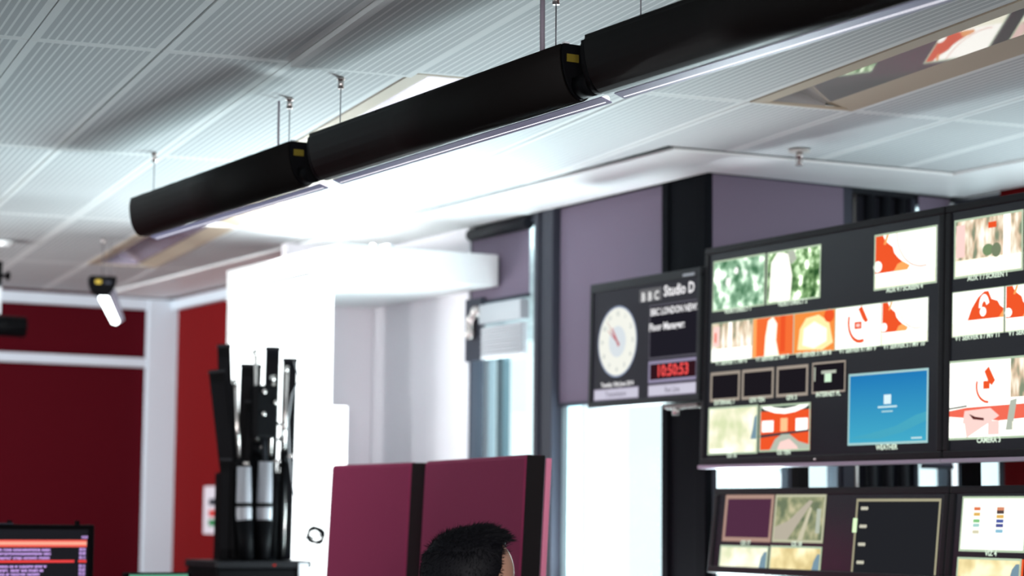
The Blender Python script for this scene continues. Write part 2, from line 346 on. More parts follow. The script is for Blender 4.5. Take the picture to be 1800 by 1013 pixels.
# stack of blind slats, bracket
t = thing('pleated_blind', 'pale grey pleated blind bunched up halfway down the narrow window', 'blind', (4.262, 7.54, 1.99))
sl = MB()
for i in range(11): sl.box(-.016-.003*(i % 2), .012, -.2, .13, .004+i*.011, .0125+i*.011)
sl.build('pleats', mat('pale_slats', (.5, .51, .54), .6), t)
MB().box(-.03, .015, -.21, .13, .135, .215).build('headrail', mat('satin_grey', (.42, .44, .47), .3, metal=.3), t, .004)
MB().box(-.018, .012, -.2, .13, -.008, .004).build('bottom_rail', CLIP, t)
k = MB(); k.tube([(-.03, .15, .19), (-.034, .19, .16), (-.03, .2, .1)], .018, 12); k.ell((-.03, .2, .1), (.024, .024, .024)); k.ell((-.03, .15, .19), (.024, .024, .024)); k.build('chrome_bracket', NICK, t)
MB().box(-.010, .01, .145, .28, -.01, .25).build('side_box', FRAME, t)

# ------------------------------------------------------------------ outside
t = thing('facade_fin', 'pale blue-grey facade fin outside the narrow window', 'building', (5.3, 9.35, 0))
MB().box(0, .04, .14, .5, 0, 2.3).build('wall', mat('pale_facade', (.55, .66, .72), .6), t)
MB().box(-.04, 0, -.08, -.01, 0, 2.3).build('corner_post', mat('teal_post', (.16, .26, .30), .5), t)
# ------------------------------------------------------------------ hanging strip lights
def dprof(rx, rz, top=.012, n=16, x0=0, z0=0):
    P = [(x0-rx*.96, z0), (x0-rx*.96, z0-top*.6)]
    for i in range(n+1):
        an = math.pi+math.pi*i/n; P.append((x0+rx*math.cos(an), z0-top+(rz-top)*math.sin(an)))
    return P+[(x0+rx*.96, z0-top*.6), (x0+rx*.96, z0)]
def strip_light(label, y0, y1, wires, cables=()):
    """row light along Y, hung at x=2.49; z 0 of the Empty is the top of the housing"""
    t = thing('hanging_strip_light', label, 'hanging light', (2.49, y0, 2.405), (0, 0, 0), 'row of long black hanging lights')
    L = y1-y0; fn = lambda p, s: (p[0], s, p[1])
    MB().prism(dprof(.055, .128), fn, .0, L, smooth=True).build('housing', HOUS, t)
    MB().prism(dprof(.0525, .124, z0=-.001), fn, -.012, -.0005, smooth=True).prism(dprof(.03, .045, z0=-.078), fn, -.07, -.012, smooth=True).build('end_block', BLACK, t)
    MB().prism(dprof(.046, .118, z0=-.006), fn, L+.001, L+.03, smooth=True).build('end_block', BLACK, t)
    MB().box(-.043, -.012, -.0145, -.0125, -.042, -.024).build('sticker', YEL, t)
    MB().box(-.05, -.036, -.014, -.002, -.0005, .003).build('clip', CLIP, t)
    MB().prism([(.012, -.1285), (.040, -.138), (.042, -.135), (.014, -.1255)], fn, -.07, L-.02).build('reflector_lip', LIP, t)
    MB().tube([(.034, -.06, -.1275), (.034, L-.03, -.1275)], .0085, 10).build('lamp_tube', emi((.95, .93, 1), 1.6), t)
    for y in [i*.28+.1 for i in range(int(L/.28))]:
        MB().ell((-.052, y, -.004), (.002, .003, .003), 8, 6).build('screw', BLACK, t)
    for wy in wires:
        wi = MB().tube([(0, wy-y0, -.004), (0, wy-y0, .125)], .0016, 6).build('suspension_wire', WIRE, t)
        MB().cyl(0, wy-y0, .118, .146, .0085, 16).build('ceiling_cap', NICK, wi)
        MB().cyl(0, wy-y0, .1445, .148, .012, 16).build('cap_flange', NICK, wi)
    if 'furthest' in label: MB().tube([(.045, .23, -.143), (.055, .28, -.17), (.08, .35, -.19)], .0012, 6).build('pull_cord', CLIP, t)
    for cx, cy, cr in cables:
        MB().tube([(cx, cy-y0, -.01), (cx, cy-y0+.002, .06), (cx-.001, cy-y0, .145)], cr, 8).build('power_cable', CABLE, t)
    return t
strip_light('black hanging strip light furthest from the camera, left end of the row', 5.55, 6.87, (5.669, 6.79), ((-.02, 5.70, .0035),))
strip_light('black hanging strip light in the middle of the row', 4.05, 5.41, (5.32, 4.157), ((-.01, 4.20, .0062),))
strip_light('black hanging strip light nearest the camera, leaving the top of the frame', 2.55, 3.945, (3.80, 2.7))

def head_light(label, loc, rot, far=True):
    t = thing('hanging_studio_light', label, 'hanging light', loc, rot, None)
    fn = lambda p, s: (p[0], s, p[1])
    MB().prism(dprof(.058, .088), fn, 0, .09, smooth=True).build('housing', BLACK, t)
    MB().box(-.035, -.008, -.003, -.001, -.035, -.018).build('sticker', mat('amber_label', (.6, .42, .05), .6), t)
    MB().box(.006, .034, -.003, -.001, -.036, -.022).build('badge', FRAME, t)
    pr = [(-.014, -.088), (.026, -.088), (.078, -.20), (.066, -.212), (.046, -.208), (-.014, -.10)]
    MB().prism(pr, fn, .012, .03).build('lamp_panel', emi((.93, 1, 1), 6), t)
    MB().prism([(.035, -.06), (.055, -.06), (.098, -.19), (.086, -.20)], fn, -.0, .1).build('side_shade', mat('smoky_shade', (.16, .15, .19), .3), t)
    wi = MB().tube([(0, .04, 0), (0, .04, .165)], .0018, 6).build('suspension_wire', WIRE, t)
    MB().cyl(0, .04, .15, .172, .009, 12).build('ceiling_cap', NICK, wi)
    MB().tube([(.035, .06, 0), (.038, .06, .05), (.036, .06, .172)], .0015, 6).build('power_cable', WIRE, t)
    return t
head_light('small black hanging light with a bright white lamp face below it', (3.09, 9.03, 2.38), (0, 0, R(-12)))
t = thing('hanging_projector', 'black hanging unit cut off by the left edge of the frame', 'hanging light', (2.66, 9.07, 2.37))
MB().box(-.14, -.01, 0, .05, -.06, .05).build('bracket', BLACK, t, .004)
MB().tube([(-.01, .02, -.01), (.018, .02, -.01)], .008, 10).ell((.02, .02, -.01), (.01, .02, .02)).build('knob', BLACK, t)
MB().cyl(-.07, .02, .05, .18, .006, 10).build('ceiling_rod', BLACK, t)
MB().box(-.035, -.012, .0, .03, -.18, -.06).build('strut', CLIP, t)
MB().tube([(-.25, .02, -.225), (.1, .02, -.23)], .045, 20).build('barrel', BLACK, t)

# unseen uplights added on the soffit to brighten the ceiling above
t = thing('added_uplight', 'added linear uplight on the white soffit, brightening the ceiling', 'light', (3.80, 8.1, 2.406))
MB().box(-.15, .05, -.4, .4, 0, .01).box(.03, .05, -.4, .4, .01, .03).build('tray', CLIP, t)
MB().tube([(-.03, -.38, .018), (-.03, .38, .018)], .007, 12).build('lamp_tube', emi((.93, .99, 1), 110), t)
t = thing('added_uplight', 'added linear uplight at the left end of the white soffit', 'light', (3.50, 8.12, 2.28))
MB().box(-.03, .045, -.45, .08, 0, .02).build('tray', CLIP, t)
MB().tube([(0, -.43, .032), (0, .06, .032)], .011, 12).build('lamp_tube', emi((.93, .99, 1), 200), t)
# sprinkler and detector
t = thing('sprinkler', 'small chrome sprinkler head hanging below the ceiling edge', 'sprinkler', (4.272, 5.567, 2.548))
MB().cyl(0, 0, -.003, .004, .036, 24).build('escutcheon', mat('worn_white_metal', (.55, .53, .5), .4), t)
MB().cyl(0, 0, -.022, -.003, .011, 12).tube([(-.010, 0, -.02), (-.012, 0, -.034), (0, 0, -.044)], .002, 6).tube([(.010, 0, -.02), (.012, 0, -.034), (0, 0, -.044)], .002, 6).cyl(0, 0, -.047, -.043, .013, 14).build('frame', NICK, t)
MB().cyl(0, 0, -.043, -.02, .003, 8).build('glass_bulb', mat('red_bulb', (.12, .02, .015), .4), t)
t = thing('smoke_detector', 'small round white detector on the ceiling near the left edge', 'detector', (2.749, 9.395, 2.548))
MB().cyl(0, 0, -.012, 0, .045, 24).cyl(0, 0, -.022, -.012, .03, 20).build('cover', WHITE, t)

# ------------------------------------------------------------------ screens
def text(parent, s, x, z, size, m, y=-.0016, name='caption', align='CENTER', label=None, sx=1.0):
    cu = bpy.data.curves.new('t', 'FONT'); cu.body = s; cu.size = size; cu.align_x = align; cu.align_y = 'CENTER'; cu.resolution_u = 2
    cu.offset = size*.03
    o = bpy.data.objects.new('t', cu); C.objects.link(o); bpy.context.view_layer.update()
    me = bpy.data.meshes.new_from_object(o.evaluated_get(bpy.context.evaluated_depsgraph_get()))
    bpy.data.objects.remove(o); me.transform(Matrix.Translation((x, y, z)) @ Matrix.Rotation(R(90), 4, 'X') @ Matrix.Diagonal((sx, 1, 1, 1)))
    me.materials.clear(); me.materials.append(m); me.name = name
    q = bpy.data.objects.new(name, me); C.objects.link(q); q.parent = parent
    if label: q['label'] = label
    return q
CAP = emi((.72, .86, .70), 1.15)
EDGE = (.55, .70, .50)
def pic(parent, x0, x1, z0, z1, shapes, edge=EDGE, ew=.006, name='picture', y=-.001, label=None, cap=None, capx=None, es=.9):
    """one picture on a screen: shapes = (material, [(u, v)...]) in unit coordinates, stacked towards the viewer"""
    mb = MB(); mats = []; W, Hh = x1-x0, z1-z0
    def add(m_, P, i):
        if m_ not in mats: mats.append(m_)
        mb.poly([(x0+u*W, y-.00006*i, z0+v*Hh) for u, v in P], mats.index(m_))
    for i, (m_, P) in enumerate(shapes): add(m_, P, i)
    if edge:
        a, b = ew/W, ew/Hh; E_ = emi(edge, es); n = len(shapes)+1
        for P in ([(0, 0), (1, 0), (1, b), (0, b)], [(0, 1-b), (1, 1-b), (1, 1), (0, 1)], [(0, b), (a, b), (a, 1-b), (0, 1-b)], [(1-a, b), (1, b), (1, 1-b), (1-a, 1-b)]): add(E_, P, n)
    # orient towards -y
    o = mb.build(name, mats, parent)
    if label: o['label'] = label
    if cap: text(o, cap, (x0+x1)/2 if capx is None else capx, z0-.004, .0205, CAP, y=y-.0009)
    return o
FULL = [(0, 0), (1, 0), (1, 1), (0, 1)]
Wt = emi((1, .99, .93), 1.5); Rd = emi((.9, .10, .025), 1.0); Or = emi((1, .40, .12), 1.1); Dk = emi((.012, .010, .014), 1.0)
Ye = emi((1, .78, .38), 1.2); Pk = emi((.95, .65, .6), 1.1); Gy = emi((.55, .6, .5), .9); Cr = emi((1, .98, .8), 1.3)
def rect(u0, v0, u1, v1): return [(u0, v0), (u1, v0), (u1, v1), (u0, v1)]
def circ(u, v, ru, rv, n=20, a0=0, a1=2*math.pi): return [(u+ru*math.cos(a0+(a1-a0)*i/n), v+rv*math.sin(a0+(a1-a0)*i/n)) for i in range(n+(0 if a1-a0 > 6.28 else 1))]
def ring(u, v, ru, rv, t, a0, a1, n=14):
    o = circ(u, v, ru, rv, n, a0, a1); i_ = circ(u, v, ru*(1-t), rv*(1-t), n, a0, a1); return o+i_[::-1]
FOL = eminoise('garden_picture', [(.33, (.02, .07, .02)), (.5, (.16, .3, .12)), (.6, (.6, .8, .5)), (.66, (1.5, 1.6, 1.3))], 26, 1.35)
FOL2 = eminoise('hedge_picture', [(.35, (.05, .14, .07)), (.5, (.22, .38, .25)), (.62, (.75, .95, .75)), (.68, (1.5, 1.6, 1.4))], 20, 1.5)
STR = eminoise('street_picture', [(.35, (.25, .3, .2)), (.47, (.8, .6, .42)), (.56, (1, .9, .7)), (.66, (1.3, 1.2, 1.1))], 17, stretch=(2.2, 1, .8))
MEAD = eminoise('pale_meadow_picture', [(.35, (.75, .82, .5)), (.5, (1.0, .98, .72)), (.65, (1.2, 1.2, .98))], 12)
GOLD = eminoise('golden_trees_picture', [(.35, (.75, .6, .28)), (.5, (1.0, .85, .45)), (.65, (1.2, 1.1, .75))], 13)
BLUT = emi((.25, .4, .5), .8)
SWIRL = [(Wt, FULL), (Rd, [(.02, .3), (.5, .3), (.56, .36), (.4, .52), (.33, .62), (.30, .74), (.18, .86), (.13, 1), (.02, 1)]), (Or, [(.32, .3), (.54, .3), (.58, .37), (.46, .46), (.38, .42)]),
         (Or, [(.2, .98), (.24, .98), (.19, .8), (.15, .8)]), (Rd, ring(.78, .98, .42, .66, .025, math.pi, 1.55*math.pi)), (Cr, rect(.01, .01, .99, .26)), (Wt, circ(.06, .42, .07, .1, 12)), (Pk, rect(.55, .5, .57, .52))]
FISH = [(Wt, FULL), (Rd, ring(.55, .62, .28, .5, .16, math.pi*.9, 1.6*math.pi)), (Rd, [(.5, .92), (.58, .98), (.72, .62), (.66, .58), (.60, .66)]), (Rd, rect(.42, .45, .58, .62)), (Pk, rect(.46, .5, .54, .57))]
ARCH = [(Wt, FULL), (Rd, [(.30, .34), (.38, .6), (.5, .82), (.62, .94), (.7, .94), (.76, .76), (.88, .7), (.92, .6), (1, .52), (1, .34)]), (Wt, ring(.62, .6, .1, .28, .55, .3, 3.2)), (Wt, circ(.6, .5, .06, .1)), (Or, [(.9, .34), (1, .34), (1, .52)]), (Cr, rect(.01, .01, .99, .3))]
STUDIO = [(Rd, FULL), (emi((.05, .08, .07), 1), rect(0, .86, 1, 1)), (Wt, [(.0, .98), (.12, 1), (.3, .93), (.5, .9), (.7, .93), (.88, 1), (1, .98), (.9, .9), (.7, .82), (.5, .79), (.3, .82), (.1, .9)]),
          (Wt, rect(.05, .42, .28, .66)), (Wt, rect(.72, .42, .95, .68)), (emi((1, .5, .25), 1.2), rect(.42, .42, .56, .7)), (emi((.04, .05, .06), 1), [(0, .36), (1, .44), (1, .4), (0, .3)]),
          (Gy, [(.2, 0), (.32, .26), (.45, .36), (.6, .36), (.78, .2), (1, .12), (1, 0)]), (Pk, [(.35, 0), (.42, .2), (.6, .26), (.75, .1), (.8, 0)])]
CHAN = [(STR, FULL), (Wt, rect(0, 0, 1, .33)), (Pk, rect(.04, .4, .2, .9)), (Wt, rect(.42, .35, .5, 1)), (Rd, rect(.08, .5, .12, .75))]
PRES = [(emi((.95, .17, .04), 1.0), FULL), (Cr, [(.3, 0), (.32, .5), (.38, .9), (.5, .98), (.6, .8), (.58, .4), (.66, 0)]), (Rd, rect(.68, .1, .8, 1)), (Or, rect(.02, 0, .1, 1))]
GOLDP = [(emi((.98, .3, .06), 1.0), FULL), (Ye, [(.1, .1), (.15, .6), (.3, .85), (.6, .9), (.85, .7), (.95, .2), (.7, .05)]), (Cr, [(.22, .2), (.25, .6), (.5, .75), (.8, .55), (.8, .25), (.5, .1)]), (Rd, circ(.85, .85, .12, .16))]
PORT = [(FOL, FULL), (emi((1, 1, .9), 1.3), [(.05, .05), (.08, .8), (.2, .98), (.4, .92), (.48, .5), (.45, .02)]), (Gy, [(.38, .95), (.5, 1), (.56, .8), (.46, .7)])]
EMPTY = [(Dk, FULL)]
FR = (.42, .36, .30)
def bigscreen(label, yl, yr, z0, h, lean, x=4.1, dep=.07, body=BEZ):
    """front bottom-left corner at y=yl; local x runs to the right (towards -Y), y into the wall, z up"""
    t = thing('video_screen', label, 'screen', (x, yl, z0), (-math.atan(lean), 0, R(-90)), 'big screens of the video wall')
    W = yl-yr; b = .022
    fr = MB().box(0, W, 0, dep, 0, b).box(0, W, 0, dep, h-b, h).box(0, b, 0, dep, b, h-b).box(W-b, W, 0, dep, b, h-b).box(b, W-b, .02, dep, b, h-b)
    fr.build('bezel', body, t, .003)
    MB().box(b, W-b, .006, .02, b, h-b).build('display_panel', PANEL, t)
    if h > .5: MB().box(0, W, -.006, .03, -.012, -.001).build('bottom_trim', mat('mauve_edge', (.42, .36, .45), .4), t)
    return t, (lambda y: yl-y)
Y0 = .0052
s1, X = bigscreen('big monitor-wall screen at upper left showing a dozen feeds and a blue weather slide', 5.896, 4.692, 1.518, .73, .0333)
def P(par, X, yl, yr, top, bot, shapes, dz=0, **k): return pic(par, X(yl), X(yr), bot+dz, top+dz, shapes, y=.0045, **k)
P(s1, X, 5.849, 5.558, .682, .511, [(FOL2, FULL), (emi((1, 1, .95), 1.2), circ(.3, .55, .05, .09)), (emi((1, 1, .95), 1.2), circ(.45, .75, .04, .07)), (emi((.9, 1, .9), 1.1), circ(.62, .68, .05, .06))], cap='VIDEO DIRECT 1')
P(s1, X, 5.549, 5.269, .681, .511, PORT, cap='VIDEO DIRECT 2')
P(s1, X, 5.009, 4.726, .680, .510, SWIRL, cap='AUX 4 / SCREEN 4')
ys = [5.849, 5.619, 5.4, 5.19, 4.971, 4.761]
for i, (sh, cp) in enumerate(((CHAN, 'VT SERVER 1 / MV 6'), (PRES, 'VT SERVER 2 / MV 7'), (GOLDP, 'VT SERVER 3 / MV 8'), (FISH, 'VT SERVER 4 / MV 9'), (SWIRL, 'VT SERVER 5 / MV 10'))):
    P(s1, X, ys[i], ys[i+1], .472, .341, sh, ew=.0025, cap=cp)
for (a, b), cp in zip(((5.849, 5.682), (5.671, 5.499), (5.484, 5.321)), ('EXTERNAL 1', 'GFX TEN', 'GFX 5')):
    P(s1, X, a, b, .307, .209, EMPTY, edge=FR, ew=.010, cap=cp)
P(s1, X, 5.301, 5.136, .309, .212, [(Dk, FULL), (emi((.7, .95, .7), 1), rect(.38, .35, .58, .62)), (Gy, rect(.28, .62, .72, .72)), (Gy, rect(.06, .4, .1, .85))], edge=FR, ew=.006, cap='INTERNET PL')
wz = P(s1, X, 5.120, 4.755, .264, .047, [(emigrad('blue_weather_slide', (.06, .42, .60), (.015, .20, .50), .05, .26), FULL), (emi((.07, .42, .58), .95), [(.02, .10), (.3, .16), (.6, .24), (.85, .38), (.98, .42), (.98, .30), (.7, .16), (.4, .08)]), (emi((.75, .95, 1), 1), rect(.455, .55, .545, .68)), (emi((.6, .85, .9), 1), rect(.38, .50, .62, .525)), (emi((.5, .8, .85), .9), rect(.43, .44, .57, .46)), (emi((.6, .85, .9), .9), rect(.8, .06, .93, .085))], edge=(.45, .72, .72), ew=.007)
text(wz, 'WEATHER', X(4.937), .038, .021, CAP, y=.0036)
P(s1, X, 5.855, 5.579, .190, .033, [(MEAD, FULL), (BLUT, [(.86, .3), (.9, .5), (.93, .75), (.98, .8), (.98, .3)]), (Wt, rect(.05, .04, .5, .12))], cap='OS 16')
P(s1, X, 5.569, 5.305, .187, .037, STUDIO, cap='OS TEN')
MB().ell((X(5.27), -.002, .008), (.008, .003, .004), 12, 8).build('standby_light', NICK, s1)

s2, X = bigscreen('big monitor-wall screen at upper right, cut by the frame, showing the studio desk', 4.686, 3.48, 1.518, .73, .0333)
P(s2, X, 4.652, 4.371, .683, .513, [(STR, FULL), (Cr, rect(0, 0, 1, .3)), (Pk, rect(.03, .35, .16, .9)), (Wt, rect(.72, .3, .82, .98)), (Rd, rect(.5, .78, .62, .88)), (emi((.2, .3, .15), 1), circ(.5, .42, .08, .1)), (emi((.2, .25, .15), 1), circ(.62, .40, .07, .12))], cap='AUX 1 / SCREEN 1')
P(s2, X, 4.366, 4.085, .683, .513, PRES, cap='AUX 2 / SCREEN 2')
P(s2, X, 4.657, 4.444, .475, .345, ARCH, ew=.0025, cap='VT SERVER 6 / MV 11')
P(s2, X, 4.440, 4.225, .475, .345, SWIRL, ew=.0025, cap='VT SERVER 7 / MV 12')
CAM3 = [(Wt, FULL), (Rd, ring(.40, .66, .12, .22, .14, math.pi*.9, 1.5*math.pi)), (Rd, [(.36, .84), (.40, .9), (.46, .72), (.43, .66), (.40, .7)]), (Rd, rect(.35, .62, .41, .72)), (STR, rect(.6, .5, 1, 1)), (emi((.1, .12, .1), 1), [(0, .4), (.2, .43), (.2, .41), (0, .38)]),
        (emi((.93, .16, .10), 1.0), [(0, .36), (.2, .4), (1, .42), (1, .26), (.5, .22), (0, .3)]), (Pk, [(.18, .36), (.42, .38), (.5, .28), (.2, .02), (.14, .02)]), (emi((.1, .02, .02), 1), [(.22, .32), (.28, .28), (.36, .26), (.36, .23), (.26, .25)]),
        (Wt, [(.0, .02), (.2, .02), (.18, .2), (0, .24)]), (Gy, [(.56, .1), (.6, .46), (.66, .48), (.62, .1)]), (Pk, rect(.4, .05, .5, .22)), (Cr, rect(.62, .05, .98, .2))]
P(s2, X, 4.679, 4.24, .277, .052, CAM3, cap='CAMERA 3', capx=X(4.50))
# lower pair, tipped back
s3, X = bigscreen('lower left desk-level screen with purple blank feed and tall dark list', 5.852, 4.694, 1.165, .278, .115)
dz = .285
def Q(par, X, yl, yr, top, bot, sh, **k): return pic(par, X(yl), X(yr), bot+dz, top+dz, sh, y=.0045, **k)
Q(s3, X, 5.789, 5.524, -.028, -.181, [(emi((.085, .028, .06), 1), FULL)], edge=(.5, .32, .26), ew=.014, cap='OS 17')
ROAD = eminoise('road_picture', [(.35, (.16, .2, .12)), (.5, (.33, .35, .2)), (.65, (.6, .55, .35))], 20)
Q(s3, X, 5.517, 5.258, -.028, -.180, [(ROAD, FULL), (emi((.5, .45, .36), 1), [(0, .05), (.3, .05), (.75, .85), (.68, .88), (.3, .45), (0, .3)]), (emi((.62, .58, .42), 1), [(.5, .05), (.6, .05), (.74, .7), (.7, .75)]), (Gy, rect(.84, .2, .92, .7))], edge=(.6, .6, .42), ew=.009, cap='OS 18')
Q(s3, X, 5.794, 5.531, -.194, -.284, [(MEAD, FULL), (BLUT, [(.82, .1), (.86, .6), (.92, .8), (.97, .8), (.97, .1)])])
Q(s3, X, 5.522, 5.259, -.191, -.284, [(GOLD, FULL), (BLUT, [(.82, .1), (.86, .5), (.92, .75), (.97, .75), (.97, .1)])])
pd = Q(s3, X, 5.110, 4.729, -.043, -.284, [(emi((.017, .018, .022), 1), FULL)], edge=(.45, .42, .28), ew=.008)
for i in range(4):
    for j in range(3): MB().ell((X(5.085)+.006+j*.011, .0025, dz-.072-i*.054), (.0065, .0008, .0055), 10, 6).build('marker', emi((.7, .68, .55), .9), pd)
MB().box(X(5.112)-.004, X(5.112)+.014, .0015, .003, dz-.145, dz-.102).build('level_marker', emi((.75, 1, .6), 1.1), pd)
s4, X = bigscreen('lower right desk-level screen with white test chart, cut by the frame', 4.690, 3.50, 1.165, .278, .115)
ch = [(emi((1, 1, .92), 1.3), FULL)]
for cx, w_, rows in ((.24, .1, [((1, .25, .1), .78), ((1, .6, .15), .68), ((.3, .75, .3), .56), ((.5, .85, .8), .48), ((.9, .85, .6), .36)]), (.6, .11, [((.9, .35, .2), .78), ((.12, .08, .08), .72), ((1, .6, .15), .64), ((.1, .15, .5), .56), ((.1, .12, .4), .48), ((.35, .7, .9), .38)])):
    for c_, v in rows: ch.append((emi(c_, .8), rect(cx-w_/2, v-.035, cx+w_/2, v+.025)))
Q(s4, X, 4.639, 4.376, -.037, -.192, ch, cap='VIZ 4')
Q(s4, X, 4.366, 4.10, -.037, -.192, [(emi((.02, .02, .025), 1), FULL)], edge=(.6, .6, .42))
Q(s4, X, 4.643, 4.385, -.208, -.284, [(GOLD, FULL), (BLUT, [(.82, .1), (.86, .6), (.92, .8), (.97, .8), (.97, .1)])])
MB().box(X(4.382), X(4.376), .002, .004, dz-.284, dz-.21).build('red_bar', Rd, s4)
Q(s4, X, 4.366, 4.10, -.208, -.284, [(GOLD, FULL)])
# frame carrying the wall
t = thing('screen_support_frame', 'black metal rail frame carrying the big screens', 'screen frame', (4.26, 5.0, 0))
for y in (.62, -.2, -1.2): MB().box(.03, .07, y-.02, y+.02, 0, 2.2).build('upright', BLACK, t)
MB().box(-.03, .03, -1.5, .80, 1.66, 1.72).build('cross_rail', BLACK, t); MB().box(-.03, .03, -1.5, .80, 2.05, 2.11).build('cross_rail', BLACK, t)
MB().box(-.02, .03, -1.5, .80, 1.25, 1.30).build('cross_rail', BLACK, t)

# clock display
c_, X = None, None
t = thing('clock_display', 'slim screen with analogue clock, red digital time and Studio D title', 'screen', (4.1, 6.604, 1.735), (-math.atan(.02), 0, R(-90)))
Wc, Hc, b = .705, .452, .02
MB().box(0, Wc, 0, .05, 0, b).box(0, Wc, 0, .05, Hc-b-.012, Hc).box(0, b, 0, .05, b, Hc-b).box(Wc-b, Wc, 0, .05, b, Hc-b).box(b, Wc-b, .015, .05, b, Hc-b).build('bezel', mat('clock_bezel', (.022, .025, .028), .5, spec=.15), t, .003)
MB().box(b, Wc-b, .005, .015, b, Hc-b-.012).build('display_panel', mat('clock_panel', (.006, .006, .009), .4, spec=.12, emit=(.012, .011, .018), es=.7), t)
cl = (.185, .232); cr_ = .128
dial = pic(t, cl[0]-cr_, cl[0]+cr_, cl[1]-cr_, cl[1]+cr_, [(emi((.30, .36, .50), 1), circ(.5, .5, .5, .5, 48)), (emi((.92, .93, .85), 1.0), circ(.5, .5, .475, .475, 48)), (emi((.72, .78, .82), 1.0), circ(.5, .5, .22, .22, 32))], edge=None, y=.0045, name='clock_dial')
for i in range(12):
    an = i*math.pi/6; sz = .014
    text(dial, str(i or 12), cl[0]+math.sin(an)*cr_*.78, cl[1]+math.cos(an)*cr_*.78, .022, emi((.45, .5, .5), .9), y=.0040, name='numeral')
def hand(a, L_, wd, m_, nm, yy):
    d = Vector((math.sin(a), math.cos(a))); n = Vector((d.y, -d.x))*wd
    pts = [Vector(cl)-d*.02+n, Vector(cl)-d*.02-n, Vector(cl)+d*L_-n*.4, Vector(cl)+d*L_+n*.4]
    MB().prism([tuple(p) for p in pts], lambda p, s: (p[0], s, p[1]), yy, yy+.0004).build(nm, m_, dial)
hand(R(325), .062, .006, emi((.72, .18, .2), .9), 'hour_hand', .0034); hand(R(305), .075, .0035, emi((.6, .12, .15), .9), 'minute_hand', .0030); hand(R(318), .105, .0018, emi((.45, .12, .14), .9), 'second_hand', .0026)
GR_ = emi((.85, .84, .86), 1.1); LIL = (.30, .25, .36)
lg = pic(t, .325, .465, .360, .405, [(emi((.16, .16, .17), .9), FULL)], edge=None, y=.0045, name='logo_plate')
for i, ch_ in enumerate('BBC'):
    text(lg, ch_, .35+i*.042, .376, .042, emi((.9, .9, .9), 1), y=.0038, name='logo_letter')
text(t, 'Studio D', .572, .386, .052, GR_, y=.0040, name='title_text')
bxp = pic(t, .39, .69, .155, .345, [(emi((.014, .013, .02), 1), FULL)], edge=(.10, .095, .12), ew=.006, y=.0045, name='message_panel', es=1)
text(bxp, 'BBC LONDON NEWS', .545, .318, .034, GR_, y=.0038, name='message_text', sx=.9)
text(bxp, 'Floor Manager:', .5, .265, .036, GR_, y=.0038, name='message_text')
dp = pic(t, .39, .69, .072, .148, [(emi((.03, .008, .012), 1), FULL)], edge=(.30, .27, .40), ew=.011, y=.0045, name='digital_panel', es=1)
text(dp, '10:50:53', .54, .11, .055, emi((.95, .09, .09), 1.0), y=.0038, name='digital_time', sx=1.05)
text(t, 'Tuesday 10th June 2014', .19, .079, .022, GR_, y=.0040, name='date_text')
for x0, x1, s in ((.035, .33, 'Transmission'), (.39, .69, 'Rec Line')):
    bt = pic(t, x0, x1, .024, .066, [(emi((.62, .60, .72), 1.0), FULL)], edge=(.3, .27, .36), ew=.004, y=.0045, name='status_button')
    text(bt, s, (x0+x1)/2, .044, .026, emi((.3, .28, .36), 1), y=.0038, name='button_text')
MB().box(.60, .67, -.0015, 0, Hc-.026, Hc-.016).build('maker_plate', mat('silver_plate', (.35, .37, .4), .3), t)
MB().box(.50, .70, -.004, .04, -.022, -.010).tube([(.57, .0, -.02), (.57, .0, -.045)], .012, 12).build('mount_bracket', NICK, t)
MB().box(.28, .44, .05, .19, .2, .28).build('wall_arm', BLACK, t)

# ------------------------------------------------------------------ upholstered screens behind the person
def booth(label, p0, p1, zt, lean, th, pink):
    """p0 far end, p1 near end of the face (at the top)"""
    d = Vector((p1[0]-p0[0], p1[1]-p0[1], 0)); L_ = d.length; an = math.atan2(d.y, d.x)
    t = thing('acoustic_screen', label, 'screen', (p0[0], p0[1], 0), (0, 0, an), 'magenta upholstered screens')
    sh = lambda z: -(zt-z)*lean      # local y positive = away from the viewer side
    def slab(x0, x1, y0, y1, z0, z1, nm, m_, bev=0):
        V = [(x0, y0), (x1, y0), (x1, y1), (x0, y1)]
        mb = MB(); k = 12
        for i in range(k):
            pass
        mb.prism(V, lambda p, z: (p[0], p[1]+sh(z), z), z0, z1); return mb.build(nm, m_, t, bev)
    slab(.0, L_-.004, 0, th*.55, .08, zt, 'front_cushion', BOOTH, .012)
    slab(0, L_, th*.56, th, .08, zt-.001, 'back_cushion', BOOTH, .01)
    slab(L_-.003, L_+.004, .002, th-.001, .08, zt-.002, 'end_panel', BOOTHD, .002)
    if pink: slab(L_+.0, L_+.014, th+.000, th+.016, .08, zt-.01, 'edge_piping', PINK, .003)
    slab(.05, .11, .005, th-.005, 0, .08, 'foot', BLACK); slab(L_-.11, L_-.05, .005, th-.005, 0, .08, 'foot', BLACK)
    return t
booth('magenta upholstered screen on the left, behind the head', (3.2, 6.863), (3.2, 6.241), 1.516, .046, .056, False)
booth('magenta upholstered screen with pink lit edge directly behind the head', (3.205, 6.16), (3.04, 5.22), 1.518, .046, .056, True)

